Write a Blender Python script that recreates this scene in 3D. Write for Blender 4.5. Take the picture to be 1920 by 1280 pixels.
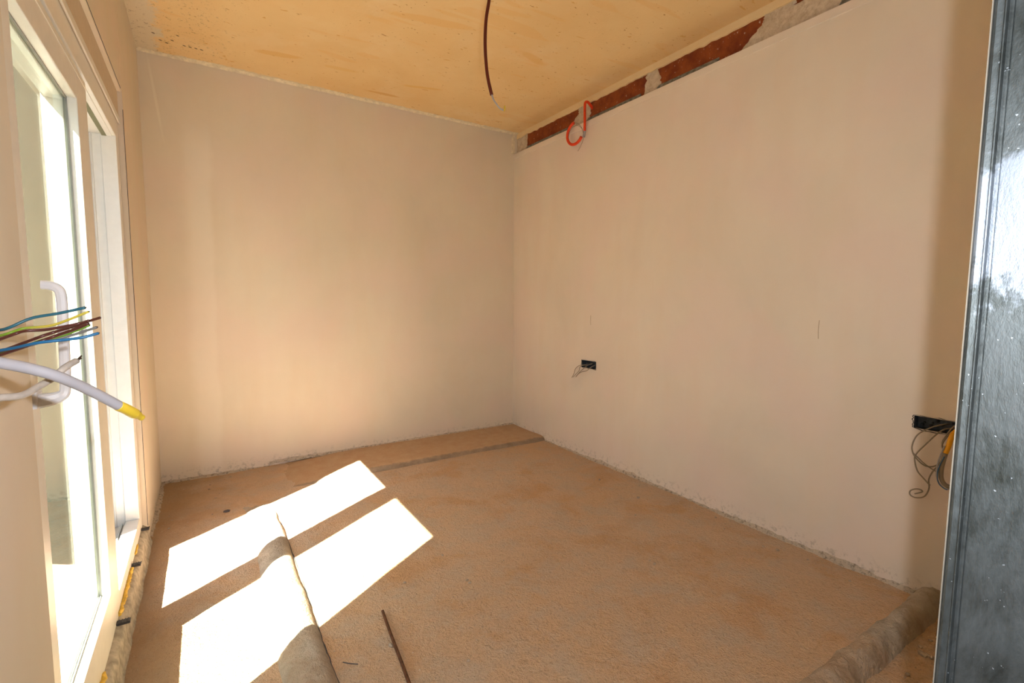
import bpy, bmesh, math, random
from mathutils import Vector, noise, Matrix
random.seed(7)
D = bpy.data
for o in list(D.objects): D.objects.remove(o)
SC = bpy.context.scene
COL = SC.collection

# ---------------------------------------------------------------- camera
F_PX = 905.66; YAW = .5698; PITCH = .0867; ROLL = .0067
fw = Vector((math.sin(YAW)*math.cos(PITCH), math.cos(YAW)*math.cos(PITCH), -math.sin(PITCH)))
rt = fw.cross(Vector((0, 0, 1))).normalized(); up = rt.cross(fw)
r2 = rt*math.cos(ROLL)+up*math.sin(ROLL); u2 = -rt*math.sin(ROLL)+up*math.cos(ROLL)
cam_d = D.cameras.new('camera'); cam = D.objects.new('camera', cam_d); COL.objects.link(cam)
m = Matrix((r2, u2, -fw)).transposed().to_4x4(); m.translation = (0, 0, 1.17)
cam.matrix_world = m
cam_d.sensor_width = 36; cam_d.sensor_fit = 'HORIZONTAL'; cam_d.lens = F_PX*36/1920
cam_d.clip_start = .02; cam_d.clip_end = 200
SC.camera = cam

# ---------------------------------------------------------------- light
SUN_DIR = Vector((1, .66, -1.37)).normalized()
sd = D.lights.new('sun', 'SUN'); sd.energy = 36; sd.angle = math.radians(.5); sd.color = (1, .965, .91)
so = D.objects.new('sun', sd); COL.objects.link(so)
so.rotation_euler = SUN_DIR.to_track_quat('-Z', 'Y').to_euler(); so.location = (-6, -3, 8)
w = D.worlds.new('sky'); SC.world = w; w.use_nodes = True
wn = w.node_tree.nodes; wl = w.node_tree.links
sky = wn.new('ShaderNodeTexSky'); sky.sky_type = 'NISHITA'; sky.sun_disc = False
sky.sun_elevation = math.asin(-SUN_DIR.z); sky.sun_rotation = math.atan2(-SUN_DIR.x, -SUN_DIR.y)
sky.air_density = 1.0; sky.dust_density = 2.5
wl.new(sky.outputs[0], wn['Background'].inputs[0]); wn['Background'].inputs[1].default_value = .27
# the photographer's flash, just right of and above the lens
fl = D.lights.new('camera_flash', 'AREA'); fl.shape = 'DISK'; fl.size = .02; fl.energy = 10; fl.color = (.93, .96, 1.0)
fo = D.objects.new('camera_flash', fl); COL.objects.link(fo)
fo.location = (.10, -.008, 1.225); fo.rotation_euler = (fw + Vector((0, 0, .05))).to_track_quat('-Z', 'Y').to_euler()

SC.view_settings.view_transform = 'Standard'; SC.view_settings.look = 'None'
SC.view_settings.gamma = 1; SC.view_settings.use_curve_mapping = False
SC.view_settings.exposure = 0.82

# ---------------------------------------------------------------- helpers
def link(name, me, mat=None, parent=None):
    o = D.objects.new(name, me); COL.objects.link(o)
    if mat: me.materials.append(mat)
    if parent: o.parent = parent
    return o
def obj(name, bm, mat=None, parent=None, smooth=False, loc=None):
    bmesh.ops.recalc_face_normals(bm, faces=bm.faces[:])
    me = D.meshes.new(name); bm.to_mesh(me); bm.free()
    if smooth:
        for p in me.polygons: p.use_smooth = True
    o = link(name, me, mat, parent)
    if loc: o.location = loc
    return o
def box(bm, x0, x1, y0, y1, z0, z1, bev=0):
    r = bmesh.ops.create_cube(bm, size=1)
    vs = r['verts']
    for v in vs: v.co = Vector(((x0+x1)/2+v.co.x*(x1-x0), (y0+y1)/2+v.co.y*(y1-y0), (z0+z1)/2+v.co.z*(z1-z0)))
    if bev:
        es = {e for v in vs for e in v.link_edges}
        bmesh.ops.bevel(bm, geom=list(es), offset=bev, segments=2, affect='EDGES', profile=.6)
def boxes(*bs, bev=0):
    bm = bmesh.new()
    for b in bs: box(bm, *b, bev=bev)
    return bm
def smoothpath(pts, n=6):
    P = [Vector(p) for p in pts]
    if len(P) < 3: return P
    out = []
    for i in range(len(P)-1):
        a = P[max(i-1, 0)]; b = P[i]; c = P[i+1]; d = P[min(i+2, len(P)-1)]
        for k in range(n):
            t = k/n
            out.append(.5*((2*b)+(c-a)*t+(2*a-5*b+4*c-d)*t*t+(3*b-a-3*c+d)*t**3))
    out.append(P[-1]); return out
def tube(bm, pts, r, seg=10, n=6, cap=True, rib=None):
    P = smoothpath(pts, n) if n > 1 else [Vector(p) for p in pts]
    rings = []; prev = None
    for i, p in enumerate(P):
        t = (P[min(i+1, len(P)-1)]-P[max(i-1, 0)]).normalized()
        if prev is None:
            a = t.orthogonal().normalized()
        else:
            a = (prev-t*prev.dot(t)).normalized()
        prev = a; b = t.cross(a)
        rr = r[min(i, len(r)-1)] if isinstance(r, (list, tuple)) else r
        if rib: rr *= 1+rib*(i % 2)
        rings.append([bm.verts.new(p+(a*math.cos(2*math.pi*k/seg)+b*math.sin(2*math.pi*k/seg))*rr) for k in range(seg)])
    for A, B in zip(rings, rings[1:]):
        for k in range(seg): bm.faces.new((A[k], A[(k+1) % seg], B[(k+1) % seg], B[k]))
    if cap:
        bm.faces.new(rings[0][::-1]); bm.faces.new(rings[-1])
def tubebm(*a, **k):
    bm = bmesh.new(); tube(bm, *a, **k); return bm
def tag(o, label=None, cat=None, group=None, kind=None):
    if label: o['label'] = label
    if cat: o['category'] = cat
    if group: o['group'] = group
    if kind: o['kind'] = kind
    return o
def empty(name, loc=(0, 0, 0)):
    o = D.objects.new(name, None); COL.objects.link(o); o.location = loc; o.empty_display_size = .1
    return o
def keep(o, parent):
    o.parent = parent; o.matrix_parent_inverse = Matrix.Translation(-Vector(parent.location)); return o
def struct(name, bm, mat, smooth=False, label=None):
    o = obj(name, bm, mat, smooth=smooth); o['kind'] = 'structure'
    if label: o['label'] = label
    o['category'] = name.split('_')[0]
    return o

# ---------------------------------------------------------------- materials
class NM:
    def __init__(s, name, rough=.7, metal=0, spec=.4):
        s.m = D.materials.new(name); s.m.use_nodes = True; s.t = s.m.node_tree
        s.b = s.t.nodes['Principled BSDF']
        s.b.inputs['Roughness'].default_value = rough; s.b.inputs['Metallic'].default_value = metal
        s.b.inputs['Specular IOR Level'].default_value = spec
        g = s.t.nodes.new('ShaderNodeNewGeometry'); s.pos = g.outputs['Position']; s.nrm = g.outputs['Normal']
    def map(s, sc, loc=(0, 0, 0), rot=(0, 0, 0)):
        n = s.t.nodes.new('ShaderNodeMapping'); n.inputs['Scale'].default_value = sc; n.inputs['Location'].default_value = loc
        n.inputs['Rotation'].default_value = rot
        s.t.links.new(s.pos, n.inputs['Vector']); return n.outputs[0]
    def noise(s, scale, det=4, rough=.55, vec=None, dist=0):
        n = s.t.nodes.new('ShaderNodeTexNoise'); n.inputs['Scale'].default_value = scale; n.inputs['Detail'].default_value = det
        n.inputs['Roughness'].default_value = rough; n.inputs['Distortion'].default_value = dist
        s.t.links.new(vec or s.pos, n.inputs['Vector']); return n.outputs['Fac']
    def voro(s, scale, vec=None, out='Distance'):
        n = s.t.nodes.new('ShaderNodeTexVoronoi'); n.inputs['Scale'].default_value = scale
        s.t.links.new(vec or s.pos, n.inputs['Vector']); return n.outputs[out]
    def ramp(s, f, stops):
        n = s.t.nodes.new('ShaderNodeValToRGB'); e = n.color_ramp.elements
        while len(e) < len(stops): e.new(.5)
        for i, (p, c) in enumerate(stops):
            e[i].position = p; e[i].color = (c, c, c, 1) if not isinstance(c, tuple) else (*c, 1)
        s.t.links.new(f, n.inputs[0]); return n.outputs[0]
    def mix(s, f, a, b, mode='MIX'):
        n = s.t.nodes.new('ShaderNodeMix'); n.data_type = 'RGBA'; n.blend_type = mode
        for i, v in ((0, f), (6, a), (7, b)):
            if isinstance(v, (int, float)): n.inputs[i].default_value = v
            elif isinstance(v, tuple): n.inputs[i].default_value = (*v, 1)
            else: s.t.links.new(v, n.inputs[i])
        return n.outputs[2]
    def math(s, op, a, b=0, c=None):
        n = s.t.nodes.new('ShaderNodeMath'); n.operation = op
        for i, v in enumerate((a, b) if c is None else (a, b, c)):
            if isinstance(v, (int, float)): n.inputs[i].default_value = v
            else: s.t.links.new(v, n.inputs[i])
        return n.outputs[0]
    def sep(s):
        n = s.t.nodes.new('ShaderNodeSeparateXYZ'); s.t.links.new(s.pos, n.inputs[0]); return n.outputs
    def smooth(s, v, a, b):
        n = s.t.nodes.new('ShaderNodeMapRange'); n.interpolation_type = 'SMOOTHSTEP'
        n.inputs['From Min'].default_value = a; n.inputs['From Max'].default_value = b
        s.t.links.new(v, n.inputs['Value']); return n.outputs[0]
    def col(s, c):
        if isinstance(c, tuple): s.b.inputs['Base Color'].default_value = (*c, 1)
        else: s.t.links.new(c, s.b.inputs['Base Color'])
        return s
    def rough(s, v): s.t.links.new(v, s.b.inputs['Roughness'])
    def bump(s, h, strength=.3, dist=.003):
        n = s.t.nodes.new('ShaderNodeBump'); n.inputs['Strength'].default_value = strength; n.inputs['Distance'].default_value = dist
        s.t.links.new(h, n.inputs['Height']); s.t.links.new(n.outputs[0], s.b.inputs['Normal']); return s
def plain(name, c, rough=.5, metal=0, var=.06, sc=30, spec=.4):
    k = NM(name, rough, metal, spec)
    n = k.noise(sc, 3)
    k.col(k.mix(k.ramp(n, [(.35, 0.), (.65, 1.)]), tuple(max(0, x*(1-var)) for x in c), tuple(min(1, x*(1+var)) for x in c)))
    return k.m

WALL = (.745, .67, .545)
def wall_mat(name, seed=0, col=WALL, extra=None):
    k = NM(name, .85, spec=.2)
    n1 = k.noise(1.3, 5, .6, k.map((1, 1, .7), (seed, seed, 0)), .4)
    n2 = k.noise(55, 4, .6)
    n3 = k.noise(5, 3, .5, k.map((1.8, 1.8, .35), (0, seed, 3)))
    c = k.mix(k.ramp(n1, [(.3, 0.), (.7, 1.)]), tuple(x*.93 for x in col), tuple(min(1, x*1.05) for x in col))
    c = k.mix(k.math('MULTIPLY', k.ramp(n3, [(.45, 0.), (.75, 1.)]), .35), c, tuple(x*y for x, y in zip(col, (.97, .9, .84))))
    # pinkish and pale trowel clouds
    n4 = k.noise(2.2, 3, .5, k.map((1, 1, 1), (9+seed, 4, 2)))
    c = k.mix(k.math('MULTIPLY', k.ramp(n4, [(.44, 0.), (.64, 1.)]), .38), c, (col[0]*1.05, col[1]*.94, col[2]*1.01))
    if extra: c = extra(k, c)
    # rare dark pocks, denser near the floor
    z = k.sep()[2]
    low = k.math('SUBTRACT', 1, k.smooth(z, .0, .10))
    pock = k.ramp(k.noise(70, 2, .5), [(.70, 0.), (.74, 1.)])
    spk = k.math('MULTIPLY', k.ramp(k.noise(38, 6, .75), [(.52, 0.), (.6, 1.)]), k.math('MULTIPLY', low, .5))
    c = k.mix(spk, c, (.2, .17, .13))
    k.col(c)
    h = k.math('ADD', k.math('MULTIPLY', n2, .35), k.math('MULTIPLY', n1, 2.0))
    k.bump(h, .35, .004)
    return k.m
M = {}
def stain(k, cx, cy, a, lx, ly, soft=.25, wob=.5, fr=9, axes='XY'):
    """soft-edged elongated mark with a wobbly outline, on the floor/ceiling plane (XY) or a wall (XZ)"""
    mp = k.t.nodes.new('ShaderNodeMapping'); mp.vector_type = 'TEXTURE'
    if axes == 'XY':
        mp.inputs['Location'].default_value = (cx, cy, 0); mp.inputs['Rotation'].default_value = (0, 0, a); mp.inputs['Scale'].default_value = (lx, ly, 1e4)
    else:
        mp.inputs['Location'].default_value = (cx, 0, cy); mp.inputs['Rotation'].default_value = (0, a, 0); mp.inputs['Scale'].default_value = (lx, 1e4, ly)
    k.t.links.new(k.pos, mp.inputs['Vector'])
    ln = k.t.nodes.new('ShaderNodeVectorMath'); ln.operation = 'LENGTH'; k.t.links.new(mp.outputs[0], ln.inputs[0])
    d = k.math('ADD', ln.outputs['Value'], k.math('MULTIPLY', k.math('SUBTRACT', k.noise(fr, 4, .6), .5), wob*2))
    return k.math('SUBTRACT', 1, k.smooth(d, 1-soft, 1+soft))
def back_marks(k, c):
    x, y, z = k.sep()[0], k.sep()[1], k.sep()[2]
    jx = k.math('ADD', x, k.math('MULTIPLY', k.noise(3, 4, .6), .09))
    m = k.math('MULTIPLY', k.smooth(jx, -.05, .02), k.math('SUBTRACT', 1, k.smooth(jx, .10, .14)))
    m = k.math('MULTIPLY', m, k.math('SUBTRACT', 1, k.smooth(z, 2.1, 2.3)))
    c = k.mix(k.math('MULTIPLY', m, .36), c, (.86, .80, .70))
    m2 = stain(k, -.185, 2.36, -.12, .007, .20, .6, .15, 6, 'XZ')
    return k.mix(k.math('MULTIPLY', m2, .5), c, (.86, .80, .66))
M['wall_back'] = wall_mat('plaster_back', 1.7, extra=back_marks)
M['wall_right'] = wall_mat('plaster_right', 4.1, (.745, .668, .565))
M['wall_left'] = wall_mat('plaster_left', 7.3)
M['wall_front'] = wall_mat('plaster_front', 9.3)

# floor: dusty orange-brown cement
k = NM('dusty_cement', .95, spec=.15)
big = k.noise(1.1, 5, .6, None, .6); mid = k.noise(6, 6, .65); fine = k.noise(120, 3, .6); gr = k.noise(320, 2, .6)
c = k.mix(k.ramp(big, [(.35, 0.), (.68, 1.)]), (.68, .455, .275), (.70, .505, .345))
c = k.mix(k.math('MULTIPLY', k.ramp(mid, [(.45, 0.), (.62, 1.)]), .45), c, (.57, .49, .39))
or_ = k.noise(3.1, 5, .65, k.map((1, 1, 1), (21, 3, 0)), .5)
c = k.mix(k.math('MULTIPLY', k.ramp(or_, [(.5, 0.), (.64, 1.)]), .55), c, (.62, .35, .165))
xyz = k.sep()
edge_n = k.noise(9, 4, .6)
edge = k.math('ADD', xyz[0], k.math('MULTIPLY', edge_n, .35))
c = k.mix(k.math('MULTIPLY', k.math('SUBTRACT', 1, k.smooth(edge, -.05, .35)), .6), c, (.36, .23, .12))  # colour darkens towards the left wall along a ragged line
c = k.mix(k.math('MULTIPLY', k.ramp(fine, [(.3, 1.), (.45, 0.)]), .35), c, (.28, .17, .09))
c = k.mix(k.ramp(k.noise(95, 2, .5, k.map((1, 1, 1), (5, 5, 5))), [(.70, 0.), (.76, .8)]), c, (.70, .62, .52))
k.col(c)
mid2 = k.noise(42, 5, .7, None, .3)
c2 = k.ramp(mid2, [(.36, 1.), (.47, 0.)])
c = k.mix(k.math('MULTIPLY', c2, .2), c, (.48, .31, .18)); k.col(c)
k.bump(k.math('ADD', k.math('MULTIPLY', fine, .7), k.math('ADD', k.math('MULTIPLY', mid2, 1.3), k.math('ADD', k.math('MULTIPLY', mid, 1.5), k.math('MULTIPLY', gr, .4)))), 1.0, .011)
M['floor'] = k.m

# mortar
k = NM('grey_mortar', .95, spec=.15)
a = k.noise(14, 6, .7); b_ = k.noise(90, 4, .65); d_ = k.noise(4, 4, .6)
c = k.mix(k.ramp(a, [(.35, 0.), (.65, 1.)]), (.40, .33, .245), (.56, .49, .395))
c = k.mix(k.math('MULTIPLY', k.ramp(d_, [(.45, 0.), (.62, 1.)]), .55), c, (.46, .30, .18))
c = k.mix(k.ramp(b_, [(.66, 0.), (.72, .7)]), c, (.16, .12, .08))
k.col(c); k.bump(k.math('ADD', a, k.math('ADD', k.math('MULTIPLY', k.noise(38, 5, .7), .8), k.math('MULTIPLY', b_, .5))), 1, .016)
M['mortar'] = k.m
k = NM('step_mortar', .95, spec=.15)          # dusty orange on top, bare grey on its steep front
a = k.noise(14, 6, .7); b_ = k.noise(90, 4, .65)
yy = k.math('ADD', k.sep()[1], k.math('MULTIPLY', k.noise(22, 4, .7), .05))
g = k.math('SUBTRACT', 1, k.smooth(yy, 3.215, 3.235))
c = k.mix(k.ramp(a, [(.35, 0.), (.65, 1.)]), (.47, .30, .175), (.52, .36, .22))
c = k.mix(g, c, k.mix(k.ramp(a, [(.35, 0.), (.65, 1.)]), (.25, .18, .12), (.36, .27, .19)))
c = k.mix(k.ramp(b_, [(.66, 0.), (.72, .6)]), c, (.2, .14, .1))
k.col(c); k.bump(k.math('ADD', a, k.math('MULTIPLY', b_, .5)), .8, .006)
M['step'] = k.m
M['ledge'] = plain('grey_ledge_cement', (.42, .37, .29), .95, var=.25, sc=35)
k = NM('crumbly_joint', .95, spec=.15)
a = k.noise(60, 6, .75); b_ = k.noise(150, 3, .7)
c = k.mix(k.ramp(a, [(.36, 0.), (.50, 1.)]), (.24, .20, .15), (.62, .53, .42))
k.col(c); k.bump(a, 1, .01)
M['joint'] = k.m

# ceiling: yellowish board with brown flecks and a plaster-smeared margin
k = NM('yellow_ceiling', .8, spec=.25)
n1 = k.noise(2.2, 4, .6, None, .3); xyz = k.sep()
c = k.mix(k.ramp(n1, [(.3, 0.), (.7, 1.)]), (.79, .545, .26), (.84, .62, .325))
fle = k.noise(17, 3, .5, k.map((1.0, 2.4, 1), (0, 0, 0), (0, 0, .5)), .6)
c = k.mix(k.ramp(fle, [(.685, 0.), (.72, .75)]), c, (.66, .34, .09))
fl2 = k.noise(48, 2, .5, k.map((.8, 1.6, 1), (3, 1, 0), (0, 0, -.4)), .3)
c = k.mix(k.ramp(fl2, [(.715, 0.), (.735, .8)]), c, (.42, .18, .05))
st = k.noise(3.2, 2, .4, k.map((.55, 3.0, 1), (2, 7, 0), (0, 0, .25)), .2)
c = k.mix(k.ramp(st, [(.66, 0.), (.69, .45)]), c, (.80, .50, .20))
pl = k.noise(3.0, 4, .6, k.map((1, 1, 1), (11, 3, 0)))
c = k.mix(k.math('MULTIPLY', k.ramp(pl, [(.55, 0.), (.7, 1.)]), .3), c, (.86, .70, .46))
jit = k.noise(10, 6, .75); jit2 = k.noise(45, 3, .7)
jj = k.math('ADD', k.math('MULTIPLY', jit, .26), k.math('MULTIPLY', jit2, .06))
ex = k.math('SUBTRACT', 1, k.smooth(k.math('ADD', xyz[0], jj), -.01, .04))
ey = k.smooth(k.math('SUBTRACT', xyz[1], k.math('MULTIPLY', jj, .35)), 3.575, 3.60)
c = k.mix(k.math('MAXIMUM', ex, ey), c, (.72, .62, .46))
er = k.math('MULTIPLY', k.smooth(k.math('ADD', xyz[0], 0), 2.23, 2.30), .55)
c = k.mix(k.math('MULTIPLY', er, k.ramp(jit, [(.4, .3), (.6, .8)])), c, (.72, .47, .22))
for (cx, cy, a, lx, ly, f, cc) in ((1.09, 2.465, -.23, .22, .035, .5, (.80, .48, .17)), (.80, 3.28, -.1, .10, .022, .5, (.78, .50, .18)), (.90, 3.02, -.1, .07, .025, .45, (.80, .50, .2)),
        (1.74, 2.50, .3, .10, .03, .4, (.74, .44, .14)), (1.34, 3.25, -.3, .14, .016, .5, (.76, .44, .12)), (1.36, 1.98, .5, .09, .03, .4, (.80, .50, .2)), (.44, 3.3, -.2, .12, .03, .5, (.74, .42, .12)), (1.15, 3.50, -.05, .12, .018, .6, (.66, .34, .10))):
    c = k.mix(k.math('MULTIPLY', stain(k, cx, cy, a, lx, ly, .2, .45, 14), f), c, cc)
for q in range(9):
    c = k.mix(k.math('MULTIPLY', stain(k, -.165+.028*q, 3.42+.09*math.sin(q*.9)*(q < 5)+.07*(q >= 5), .6, .009, .0055, .3, .3, 30), .9), c, (.07, .04, .02))
moss = k.math('MULTIPLY', k.ramp(k.noise(48, 5, .75), [(.58, 0.), (.64, 1.)]), k.math('MULTIPLY', k.math('SUBTRACT', 1, k.smooth(xyz[0], .05, .35)), k.smooth(xyz[1], 2.6, 3.2)))
c = k.mix(k.math('MULTIPLY', moss, .45), c, (.22, .12, .05))
k.col(c); k.bump(k.math('ADD', k.noise(60, 3), k.math('MULTIPLY', n1, 2)), .25, .003)
M['ceiling'] = k.m
k = NM('yellow_band', .85, spec=.2)
n = k.noise(9, 4, .6)
k.col(k.mix(n, (.74, .55, .29), (.80, .63, .38))); k.bump(k.noise(50, 3), .4, .003)
M['band'] = k.m
k = NM('fired_clay', .8, spec=.3)
n = k.noise(11, 5, .65); n2 = k.noise(60, 4, .7)
c = k.mix(k.ramp(n, [(.35, 0.), (.7, 1.)]), (.16, .03, .008), (.31, .08, .017))
c = k.mix(k.ramp(n2, [(.64, 0.), (.69, .8)]), c, (.60, .50, .38))
k.col(c); k.bump(n2, .4, .004); M['clay'] = k.m
k = NM('rough_plaster', .9, spec=.2)
n = k.noise(25, 6, .75); n2 = k.noise(90, 3, .6)
c = k.mix(k.ramp(n, [(.35, 0.), (.6, 1.)]), (.46, .36, .25), (.66, .56, .43))
c = k.mix(k.ramp(n2, [(.68, 0.), (.73, .6)]), c, (.25, .16, .1))
k.col(c); k.bump(n, .8, .006); M['rough_plaster'] = k.m
M['pvc'] = plain('white_pvc', (.80, .78, .73), .32, var=.02, spec=.5)
M['cover_beige'] = plain('aluminium_cover', (.60, .50, .38), .6, var=.03)  # beige of the cover board itself
M['gasket'] = plain('grey_gasket', (.30, .30, .28), .55)
M['track'] = plain('aluminium_track', (.55, .57, .56), .35, metal=.8)
M['channel'] = plain('dull_channel_steel', (.22, .22, .20), .5, metal=.6, var=.4, sc=40)
M['groove'] = plain('olive_groove', (.20, .20, .11), .5)
M['handle'] = plain('handle_white', (.78, .76, .78), .35, var=.01)
M['foam'] = plain('yellow_foam', (.80, .52, .08), .8, var=.15, sc=60)
M['shim'] = plain('black_plastic', (.035, .035, .04), .45)
M['dark'] = plain('dark_recess', (.03, .03, .032), .7, var=.3, sc=80)
M['boxplastic'] = plain('box_plastic', (.035, .045, .055), .4, var=.3, sc=90)
M['cable_white'] = plain('cable_white', (.38, .36, .385), .4, var=.02)
M['cable_old'] = plain('cable_cream', (.43, .37, .32), .55, var=.08, sc=120)
M['copper'] = plain('dark_copper', (.08, .05, .04), .4, .6)
M['tape'] = plain('yellow_tape', (.72, .50, .04), .4, var=.1)
M['blue'] = plain('wire_blue', (.01, .11, .25), .35); M['teal'] = plain('wire_petrol', (.02, .10, .14), .35)
M['brown'] = plain('wire_brown', (.075, .018, .012), .35)
M['grey'] = plain('wire_grey', (.16, .15, .14), .4); M['green'] = plain('wire_green', (.12, .26, .015), .35)
k = NM('wire_green_yellow', .35)
yv = k.sep()
wv = k.smooth(yv[0], -.20, -.175)
k.col(k.mix(wv, (.17, .28, .02), (.46, .37, .05))); M['greenyellow'] = k.m
M['cable_grey'] = plain('cable_grey', (.27, .22, .16), .5)
M['conduit_red'] = plain('conduit_red', (.75, .055, .01), .35)
M['conduit_brown'] = plain('conduit_maroon', (.11, .012, .006), .4)
M['conduit_yellow'] = plain('conduit_yellow', (.85, .40, .005), .35)
M['rust'] = plain('rusty_steel', (.13, .055, .025), .7, .3, var=.3, sc=60)
M['pebble'] = plain('crumb', (.44, .35, .26), .95, var=.2)
M['chip'] = plain('dark_chip', (.09, .08, .08), .9)
# glass pane: Fresnel mirror over clear transmission
k = NM('window_glass'); t = k.t
for n in [k.b]: t.nodes.remove(n)
out = [n for n in t.nodes if n.type == 'OUTPUT_MATERIAL'][0]
fr = t.nodes.new('ShaderNodeFresnel'); geo = t.nodes.new('ShaderNodeNewGeometry')
mi = t.nodes.new('ShaderNodeMapRange'); mi.inputs[3].default_value = 1.7; mi.inputs[4].default_value = 1/1.7
t.links.new(geo.outputs['Backfacing'], mi.inputs[0]); t.links.new(mi.outputs[0], fr.inputs[0])
gl = t.nodes.new('ShaderNodeBsdfGlossy'); gl.inputs['Roughness'].default_value = .0; gl.inputs['Color'].default_value = (.97, .98, .96, 1)
tr = t.nodes.new('ShaderNodeBsdfTransparent'); tr.inputs[0].default_value = (.90, .94, .88, 1)
mx = t.nodes.new('ShaderNodeMixShader')
t.links.new(fr.outputs[0], mx.inputs[0]); t.links.new(tr.outputs[0], mx.inputs[1]); t.links.new(gl.outputs[0], mx.inputs[2])
t.links.new(mx.outputs[0], out.inputs[0]); M['glass'] = k.m
# galvanised sheet
k = NM('galvanised_steel', .35, .85, .5)
sp = k.noise(8, 7, .72, k.map((1, 1.6, .7)), .4); f2 = k.noise(220, 2, .5); f3 = k.noise(30, 5, .7, k.map((1, 1, .5)))
c = k.mix(k.ramp(sp, [(.40, 0.), (.62, 1.)]), (.03, .034, .03), (.095, .105, .108))
c = k.mix(k.math('MULTIPLY', k.ramp(f3, [(.40, 0.), (.62, 1.)]), .5), c, (.10, .115, .12))
c = k.mix(k.ramp(f2, [(.74, 0.), (.76, .7)]), c, (.4, .44, .48))
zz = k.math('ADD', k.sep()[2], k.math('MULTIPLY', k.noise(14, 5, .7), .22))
glare_band = k.math('MULTIPLY', k.smooth(zz, 1.29, 1.315), k.math('SUBTRACT', 1, k.smooth(zz, 1.40, 1.425)))
c = k.mix(k.math('MULTIPLY', glare_band, .6), c, (.30, .34, .40))  # pale height band paints a bright reflection into the zinc colour
k.col(c); k.rough(k.ramp(sp, [(.3, .5), (.7, .7)])); k.bump(k.math('ADD', k.math('MULTIPLY', sp, 2), k.math('MULTIPLY', f3, .6)), .5, .002)
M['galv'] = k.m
M['ext'] = plain('balcony_concrete', (.12, .12, .10), .9); M['render'] = plain('outer_render', (.045, .045, .035), .9)
M['leaf'] = plain('hedge_green', (.03, .045, .02), .8, var=.5, sc=12)
M['paper'] = plain('cream_paper_edge', (.66, .56, .40), .8)

M['edge'] = plain('plaster_dusted_edge', (.17, .15, .12), .9)
M['bead'] = plain('pale_plaster_bead', (.76, .67, .50), .9, var=.12, sc=40)
# ---------------------------------------------------------------- room shell
XL, X0, Y0, H = -.262, 2.37, 3.68, 2.616
YN = -1.6
YP, YJ = 1.178, 2.733                     # clear opening in the window wall
ZR, YR = 2.077, 2.82                      # reveal top and far side
def fz(x, y):
    return (noise.noise(Vector((x*1.3, y*1.3, 0)))*.007 + noise.noise(Vector((x*6, y*6, 4)))*.0028
            + noise.noise(Vector((x*25, y*25, 8)))*.0013)
def heightfield(x0, x1, y0, y1, nx, ny, f):
    bm = bmesh.new(); g = []
    for j in range(ny+1):
        g.append([bm.verts.new((x0+(x1-x0)*i/nx, y0+(y1-y0)*j/ny, f(x0+(x1-x0)*i/nx, y0+(y1-y0)*j/ny))) for i in range(nx+1)])
    for j in range(ny):
        for i in range(nx): bm.faces.new((g[j][i], g[j][i+1], g[j+1][i+1], g[j+1][i]))
    return bm, g
bm, g = heightfield(-.30, X0+.05, YN, Y0+.03, 170, 330, fz)
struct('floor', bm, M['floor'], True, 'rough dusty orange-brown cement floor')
def slab(bm, x0, x1, y0, y1, z0, z1): box(bm, x0, x1, y0, y1, z0, z1)
struct('ceiling', boxes((-.6, X0+.35, YN-.1, Y0+.2, H, H+.15)), M['ceiling'], label='yellow stained ceiling with brown flecks and plaster smears')
# back wall: gently uneven plaster
def wall_grid(axis, val, a0, a1, z0, z1, na, nz, amp, holes=None):
    bm = bmesh.new(); g = []
    for j in range(nz+1):
        row = []
        for i in range(na+1):
            a = a0+(a1-a0)*i/na; z = z0+(z1-z0)*j/nz
            d = noise.noise(Vector((a*.9, z*.9, val)))*amp + noise.noise(Vector((a*5, z*2, val+3)))*amp*.18
            row.append(bm.verts.new((val+d, a, z) if axis == 0 else (a, val+d, z)))
        g.append(row)
    for j in range(nz):
        for i in range(na):
            if holes:
                ac = a0+(a1-a0)*(i+.5)/na; zc = z0+(z1-z0)*(j+.5)/nz
                if any(h[0] < ac < h[1] and h[2] < zc < h[3] for h in holes): continue
            bm.faces.new((g[j][i], g[j][i+1], g[j+1][i+1], g[j+1][i]))
    return bm
bm = wall_grid(1, Y0, XL-.05, X0+.04, -.05, H+.02, 90, 90, .004)
box(bm, XL-.3, X0+.3, Y0+.02, Y0+.2, -.1, H+.1)
struct('wall_back', bm, M['wall_back'], True, 'beige plastered back wall')
# right wall: dry lining up to 2.44 m, bare masonry band above it
ZT = 2.44
S1 = (2.577, 2.731, .672, .726); S2 = (.50, .727, .672, .722)       # socket slots (y0,y1,z0,z1)
def lining():
    bm = bmesh.new()
    ys = sorted({YN, .157, S2[0], S2[1], S1[0], S1[1], Y0+.01} | {YN+i*.15 for i in range(1, 36) if YN+i*.15 < Y0})
    zs = sorted({-.05, S1[2], S1[3], S2[2], S2[3], ZT-.032, ZT} | {.15*i for i in range(1, 16)})
    def d(y, z):
        v = noise.noise(Vector((y*.8, z*.8, 5)))*.003
        if z > ZT-.034: v -= .0  # flush tape band
        return v
    V = {(i, j): bm.verts.new((X0+d(y, z), y, z)) for i, y in enumerate(ys) for j, z in enumerate(zs)}
    for i in range(len(ys)-1):
        for j in range(len(zs)-1):
            yc = (ys[i]+ys[i+1])/2; zc = (zs[j]+zs[j+1])/2
            if any(s[0] < yc < s[1] and s[2] < zc < s[3] for s in (S1, S2)): continue
            bm.faces.new((V[i, j], V[i+1, j], V[i+1, j+1], V[i, j+1]))
    return bm
bm = lining()
box(bm, X0+.0045, X0+.028, YN, Y0+.01, ZT-.03, ZT)                 # the lining's top edge
box(bm, X0+.10, X0+.25, YN, Y0+.1, -.1, H+.1)
wr = struct('wall_right', bm, M['wall_right'], False, 'beige dry-lined right wall')
for p in wr.data.polygons: p.use_smooth = p.area > .0005 and len(p.vertices) == 4 and abs(p.normal.x) > .9
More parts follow.
